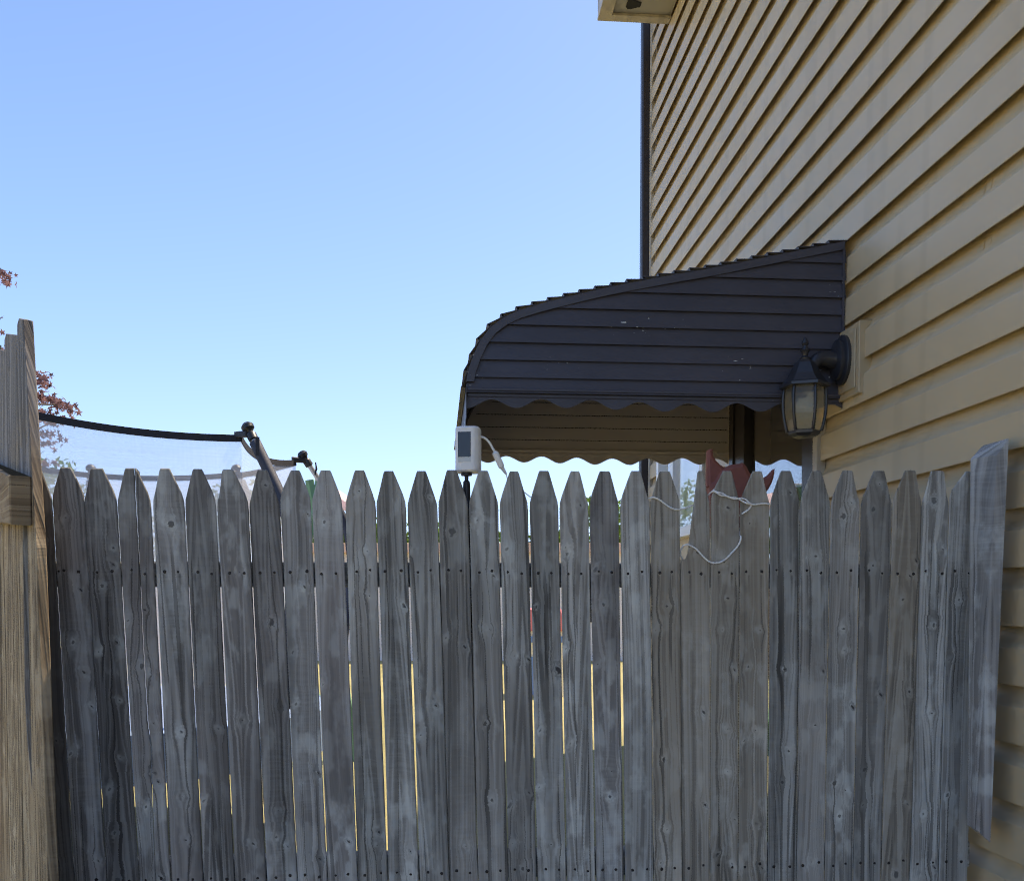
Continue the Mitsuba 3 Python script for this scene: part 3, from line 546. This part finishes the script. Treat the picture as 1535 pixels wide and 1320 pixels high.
put('strand', tube(spline(cpath([(880, 930, .022), (892, 962, .010), (903, 1005, FR), (882, 1060, FR), (830, 1122, FR), (760, 1192, FR), (690, 1221, FR), (630, 1215, FR), (570, 1170, FR), (500, 1096, FR), (452, 1066, FR), (410, 1058, FR), (375, 1085, .006), (359, 1122, .012), (364, 1160, .016), (382, 1182, .019)]), 110), .0019, 8), 'cord_white', cord, smooth=True)

# ------------------------------------------------------------------ rust red garden ornament behind the fence
orn = thing('garden_ornament', 'rust red horned garden ornament showing between pickets below the door', 'garden ornament')
def op(u, v): p = at_y(u, v, 2.62); return (p[0], p[2])
def opath(l): return np.array([op(960 + x/6, 640 + y/6) for x, y in l])
OO, OEY = np.array([0, 2.62, 0]), Y
body = opath([(606, 520), (640, 505), (668, 470), (700, 415), (745, 372), (790, 352), (838, 345), (868, 340), (900, 332), (925, 352), (948, 388), (960, 420), (985, 440), (1000, 500), (990, 620), (960, 760), (900, 900), (740, 960), (640, 900), (612, 700)])
put('body', prism(body, OO - Y*.035, X, Z, Y, .07, .012)[0], 'rust_metal', orn, smooth=25)
h1 = opath([(592, 540), (590, 470), (592, 380), (594, 290), (598, 215), (612, 206), (648, 204), (640, 225), (645, 262), (668, 305), (705, 342), (748, 372), (742, 430), (700, 520), (640, 560)])
put('horn', prism(h1, OO - Y*.02, X, Z, Y, .036, .008)[0], 'rust_metal', orn, smooth=25)
h2 = opath([(1194, 380), (1192, 420), (1182, 470), (1165, 515), (1143, 556), (1100, 620), (1040, 660), (1000, 640), (1040, 520), (1090, 468), (1112, 455), (1150, 428)])
put('horn', prism(h2, OO - Y*.02, X, Z, Y, .036, .006)[0], 'rust_metal', orn, smooth=25)
put('stand', tube([np.array([body[:, 0].mean(), 2.62, 0]), np.array([body[:, 0].mean(), 2.62, body[:, 1].min() + .1])], .02, 10), 'rust_metal', orn)

# ------------------------------------------------------------------ trampoline
tr = thing('trampoline', 'round trampoline with padded poles and a sagging safety net behind the fence', 'trampoline')
P = [at_y(376, 650, 5.2), at_y(459, 690, 6.33), at_y(357, 710, 6.9), at_y(136, 710, 6.95), at_y(-20, 650, 5.9), at_y(30, 605, 4.62)]
P[4] = np.array([-3.75, 5.75, 2.52]); P[5] = np.array([-2.62, 4.52, 2.54])
C = np.array([-2.55, 5.78, 0]); RT, TZ = 1.36, .86
ang = np.linspace(0, 2*np.pi, 49)
put('frame', tube([C + np.array([RT*math.cos(a), RT*math.sin(a), TZ]) for a in ang], .022, 8, False), 'steel', tr, smooth=True)
put('mat', lathe([(.001, 0), (RT - .2, -.002), (RT - .2, .004), (.001, .005)], C + Z*TZ, Z, 40), 'mat_black', tr)
put('pad', lathe([(RT - .22, .03), (RT - .02, .045), (RT + .045, .03), (RT + .05, -.22), (RT + .044, -.22), (RT + .03, .005), (RT - .22, .01)], C + Z*TZ, Z, 56), 'pad_blue', tr, smooth=30)
for k in range(6):
    a = math.atan2(P[k][1] - C[1], P[k][0] - C[0]); e = np.array([math.cos(a), math.sin(a), 0]); ft = C + e*(RT + .12); top = P[k]
    kn = C + e*(RT + .11) + Z*TZ; hi_ = C + e*(RT + .20 + (.08 if k == 1 else 0)) + Z*(top[2] - .52)
    key = [kn - Z*.6, kn, hi_, top]
    for _ in range(3): key = [key[0]] + [q for i in range(len(key) - 1) for q in (key[i]*.8 + key[i+1]*.2, key[i]*.2 + key[i+1]*.8)] + [key[-1]]
    key = np.array(key); dk = np.concatenate([[0], np.cumsum(np.linalg.norm(np.diff(key, axis=0), axis=1))]); sl = np.stack([np.interp(np.linspace(0, dk[-1], 40), dk, key[:, c]) for c in range(3)], 1)
    pole = put('pole', tube(sl, .017, 10), 'steel', tr, smooth=True)
    up_to = 39 if k not in (1,) else 34
    put('foam_sleeve', tube(sl[12:up_to], 0.032, 12), 'foam_blue', pole, smooth=True)
    tdir = sl[-1] - sl[-4]; tdir /= np.linalg.norm(tdir)
    put('cap', cat([lathe([(.016, -.045), (.028, -.04), (.028, -.005), (.018, .008), (.022, .02), (.034, .03), (.036, .05), (.022, .066), (.004, .07)], top, tdir, 12), boxm(top - e*.10 - .02*Z, e, Z, np.cross(e, Z), (.09, .035, .03), .006)]), 'black_plastic', pole, smooth=40)
    put('leg', tube([ft, kn - Z*.05, kn - e*.1 + Z*-.02], .021, 8), 'steel', tr, smooth=True)
# top strap, net panels (sagging between the poles) and the hanging tie
net_in = [p - np.array([*(p[:2] - C[:2]), 0])/np.linalg.norm(p[:2] - C[:2])*.07 for p in P]
SAG = [.10, .02, .015, .05, .05, .045]
SAGS = {0: .045, 5: .035}
for k in range(6):
    a, b = net_in[k], net_in[(k + 1) % 6]; tt = np.linspace(0, 1, 25); sg = SAGS.get(k, .03)
    topl = np.array([a*(1 - t) + b*t - Z*(sg*4*t*(1 - t)) + (C - (a + b)/2)*np.array([1, 1, 0])*.05*4*t*(1 - t) for t in tt]); topl[:, 2] -= .02
    w = .019
    v = np.vstack([topl + Z*w, topl - Z*w]); o = np.array([*((a + b)/2 - C)[:2], 0]); o /= np.linalg.norm(o)
    v = np.vstack([v + o*.004, v - o*.004]); n = len(tt); f = []
    for i in range(n - 1):
        for q in (0, 2*n): f += [(q + i, q + i + 1, q + n + i + 1), (q + i, q + n + i + 1, q + n + i)]
        f += [(i, i + 1, 2*n + i + 1), (i, 2*n + i + 1, 2*n + i), (n + i, n + i + 1, 3*n + i + 1), (n + i, 3*n + i + 1, 3*n + i)]
    net_t = put('top_strap', tm(v, f), 'net_black', tr)
    aa, ab = [math.atan2(q[1] - C[1], q[0] - C[0]) for q in (a, b)]; ab += 2*np.pi if ab < aa - 1e-6 else 0
    nv = []
    for j, h in enumerate(np.linspace(0, 1, 9)):
        for i, t in enumerate(tt):
            g_ = aa + (ab - aa)*t; low = C + np.array([math.cos(g_), math.sin(g_), 0])*(RT - .16) + Z*(TZ + .03); nv.append(topl[i]*(1 - h) + low*h + (C - topl[i])*np.array([1, 1, 0])*.05*math.sin(math.pi*h)*4*t*(1-t))
    n = len(tt); f = [x for j in range(8) for i in range(n - 1) for x in ((j*n + i, j*n + i + 1, (j+1)*n + i + 1), (j*n + i, (j+1)*n + i + 1, (j+1)*n + i))]
    put('net_panel', tm(nv, f), 'net_veil', tr, smooth=True)
s0 = at_y(386, 655, 5.05); s1 = at_y(386, 683, 5.05)
put('hanging_tie', boxm(s1 - X*.011, X, Z, Y, (.022, s0[2] - s1[2], .004), .001), 'net_black', tr)
s0 = at_y(473, 693, 6.2); s1 = at_y(472, 712, 6.2); put('hanging_tie', tube([s0, (s0 + s1)/2 + X*.008, s1], [.004, .007, .005], 6), 'net_black', tr)

# ------------------------------------------------------------------ back garden glimpsed through gaps
sw = thing('swing_set', 'green legged swing set with a pale top bar and pink canopy', 'swing set')
def gy(u, v, y): return at_y(u, v, y)
for (ua_, va, ub_, vb) in ((360, 722, 384, 790), (464, 720, 476, 790), (480, 722, 466, 790)):
    a, b = gy(ua_, va, 9.0), gy(ub_, vb, 9.0); d = (b - a)/(a[2] - b[2]); foot = a + d*a[2]
    put('leg', tube([a, foot], .045, 6), 'green_paint', sw)
a, b = gy(472, 721, 9.0), gy(500, 721, 9.0)
put('top_bar', boxm(a - Z*.02, X, Z, Y, (b[0] - a[0], .045, .05), .004), 'pale_wall', sw)
a, b, c_, d_ = gy(488, 722, 9.0), gy(513, 749, 9.0), gy(486, 749, 9.0), gy(488, 722, 10.2)
cv = [a, b, c_, a + Y*1.2, b + Y*1.2, c_ + Y*1.2]
put('canopy', tm(cv, [(0, 1, 2), (3, 5, 4), (0, 3, 4), (0, 4, 1), (0, 2, 5), (0, 5, 3)]), 'pink_canvas', sw)
ph = thing('toy_playhouse', 'red roofed plastic playhouse on the lawn glimpsed through the gaps', 'playhouse')
PYd = 15.0; x0, zr0 = gy(784, 945, PYd)[[0, 2]]; x1, zr1 = gy(850, 912, PYd)[[0, 2]]
put('wall', boxm((x0 + .05, PYd, 0), X, Z, Y, (x1 - x0 - .1, zr0, .8), .02), 'toy_cream', ph)
put('roof', prism(np.array([(x0 - .05, zr0), (x1 + .05, zr0), ((x0 + x1)/2 + .25, zr1), ((x0 + x1)/2 - .25, zr1)]), np.array([0, PYd - .06, .002]), X, Z, Y, .92, .02)[0], 'toy_red', ph)
put('door', boxm((x0 + .12, PYd - .03, .03), X, Z, Y, (.34, .62, .028), .01), 'toy_blue', ph)
put('shelf', boxm((x0 + .05, PYd - .05, zr0 - .19), X, Z, Y, (x1 - x0 - .1, .1, .045), .01), 'toy_blue', ph)
gar = thing('garage', 'long pale garage beyond the lawn glimpsed between pickets', 'garage')
GY = 24.0; xa, xb = gy(400, 900, GY)[0], gy(965, 900, GY)[0]; gt = gy(700, 829, GY)[2]; gz = gy(700, 815, GY)[2]
put('wall', boxm((xa, GY, 0), X, Z, Y, (xb - xa, gt, 5), 0), 'pale_wall', gar)
put('fascia', boxm((xa - .2, GY - .25, gt + .003), X, Z, Y, (xb - xa + .4, gz - gt, 5.5), .01), 'peach_paint', gar)
for u in (500, 620, 860): put('window', boxm((gy(u, 900, GY)[0], GY - .03, 1.0), X, Z, Y, (.9, 1.0, .028), .005), 'dark_inside', gar)
bf = thing('board_fence', 'tan board fence along the back of the lawn on the left', 'fence')
bx0, bx1 = gy(60, 900, 18)[0], gy(398, 900, 18)[0]; nb = 34
for k in range(nb):
    put('board', boxm((bx0 + (bx1 - bx0)*k/nb, 18 + .01*(k % 2), 0), X, Z, Y, ((bx1 - bx0)/nb - .012, 1.78 + .03*random.random(), .02), .003), 'tan_board', bf)
put('rail', boxm((bx0, 18.035, 1.4), X, Z, Y, (bx1 - bx0, .09, .04), .004), 'tan_board', bf)

# ------------------------------------------------------------------ trees
def star_leaf(r, lobes=5):
    a = np.linspace(0, 2*np.pi, 2*lobes, endpoint=False) + np.pi/2; rad_ = np.where(np.arange(2*lobes) % 2 == 0, r, r*.42); rad_[lobes if lobes % 2 else lobes] *= .8
    v = np.vstack([[0, 0, 0], np.stack([rad_*np.cos(a), rad_*np.sin(a), -.25*rad_], 1)]); n = 2*lobes
    return v, np.array([(0, 1 + i, 1 + (i + 1) % n) for i in range(n)])
def quad_leaf(r): return np.array([(0, -r, 0), (.5*r, 0, .12*r), (0, r, 0), (-.5*r, 0, .12*r)]), np.array([(0, 1, 2), (0, 2, 3)])
def leaves(pos, base, g, tilt=1.0, s=(.7, 1.25)):
    v0, f0 = base; n = len(pos); q = g.normal(size=(n, 3)); q[:, 2] = q[:, 2]*.8 + tilt; q /= np.linalg.norm(q, axis=1, keepdims=True)
    t = g.normal(size=(n, 3)); a = np.cross(q, t); a /= np.linalg.norm(a, axis=1, keepdims=True); b = np.cross(q, a); sc = g.uniform(*s, size=(n, 1, 1))
    v = pos[:, None] + sc*(v0[None, :, :1]*a[:, None] + v0[None, :, 1:2]*b[:, None] + v0[None, :, 2:]*q[:, None])
    return tm(v.reshape(-1, 3), (f0[None] + (np.arange(n)*len(v0))[:, None, None]).reshape(-1, 3))
def limbs(base, tips_, g, r0):
    ms = []
    for t in tips_:
        m_ = base*.45 + t*.55 + g.normal(size=3)*.12*np.linalg.norm(t - base); ms.append(tube(spline([base, m_, t], 10), np.linspace(r0*.4, r0*.06, 10), 6))
    return cat(ms)
g = np.random.default_rng(5)
mp = thing('maple_tree', 'purple leaved maple tree behind the left fence panel', 'tree')
mc = np.array([-7.6, 11.2, 4.6]); cl = []
while len(cl) < 90:
    d = g.normal(size=3); d /= np.linalg.norm(d); c = mc + d*np.array([1.72, 1.8, 1.95])*g.uniform(.55, 1)**.6
    u = W/2 + c[0]/c[1]*F
    if u < -62 + 70*max(0, 3.9 - c[2]): cl.append(c)
sprigs = [(62, 600, 9), (74, 598, 7), (84, 604, 7), (94, 607, 6), (104, 612, 5), (66, 625, 10), (80, 632, 8), (92, 628, 6), (62, 650, 7), (68, 664, 5), (57, 575, 6), (58, 560, 5), (60, 690, 4), (70, 698, 2), (78, 646, 4), (48, 620, 12), (45, 650, 10), (40, 585, 9), (6, 413, 4), (1, 410, 5), (2, 424, 2), (0, 497, 2), (2, 512, 2), (-1, 524, 4), (-16, 515, 10), (-16, 415, 8), (30, 560, 12), (30, 640, 14), (63, 575, 3), (68, 566, 1.5)]
pos = [np.array(c) + g.normal(size=(55, 3))*np.array([.22, .22, .16]) for c in cl]
for u, v, n in sprigs:
    p = at_y(u, v, 10.6 + g.uniform(-.5, .5)); pos.append(p + g.normal(size=(int(n*3.4), 3))*np.array([.034, .12, .034])); cl.append(p)
put('crown', leaves(np.vstack(pos), star_leaf(.043), g, .35, (.6, 1.3)), 'purple_leaf', mp)
put('trunk', tube(spline([np.array([-8.0, 11.4, 0]), np.array([-7.9, 11.4, 1.4]), np.array([-7.7, 11.3, 3.0]), mc], 16), np.linspace(.19, .07, 16), 10), 'bark', mp, smooth=True)
put('limb', limbs(np.array([-7.75, 11.3, 2.8]), cl[:90:2] + [c for c in cl[90:] if c[0]/c[1]*F + W/2 > 42][::3], g, .12), 'bark', mp)
spots = [(66, 26, 5.75, 'pale green sunlit tree low behind the purple maple'), (160, 27, 4.0, 'low green tree behind the board fence on the left'), (262, 27.5, 4.1, 'broad green tree beyond the trampoline'), (385, 28, 5.25, 'green tree rising behind the near trampoline pole'),
         (495, 29, 4.2, 'green tree beyond the swing set'), (560, 30, 4.2, 'rounded green tree beyond the garage, left of the camera'), (650, 30, 4.1, 'yellow green tree beyond the garage behind the camera'), (740, 30, 3.9, 'low green tree beyond the garage, right of the camera'), (820, 30, 4.0, 'green tree beyond the garage below the awning'), (892, 29, 4.75, 'taller green tree beyond the garage near the house corner'), (950, 30, 4.5, 'green tree beyond the garage, nearest the house')]
for i, (u, y, h, lab) in enumerate(spots):
    t = thing('green_tree', lab, 'tree', 'green trees beyond the back lawn'); cx_ = (u - W/2)/F*y; c = np.array([cx_, y, h*.58]); rr_ = np.array([1.5, 1.4, h*.42])
    pos = []; cs = []
    for _ in range(70):
        d = g.normal(size=3); d /= np.linalg.norm(d); q = c + d*rr_*g.uniform(.5, 1)**.5; cs.append(q); pos.append(q + g.normal(size=(40, 3))*np.array([.2, .2, .14]))
    pp = np.vstack(pos); pp = pp[(pp[:, 2] < h) & (pp[:, 2] > .3)]
    put('crown', leaves(pp, quad_leaf(.10), g, .5), 'green_leaf' if i % 3 == 0 else 'hedge_leaf', t)
    put('trunk', tube([np.array([cx_, y, 0]), np.array([cx_ + .05, y, h*.3]), c], [.12, .09, .04], 8), 'bark', t, smooth=True)
    put('limb', limbs(np.array([cx_, y, h*.3]), cs[::6], g, .07), 'bark', t)
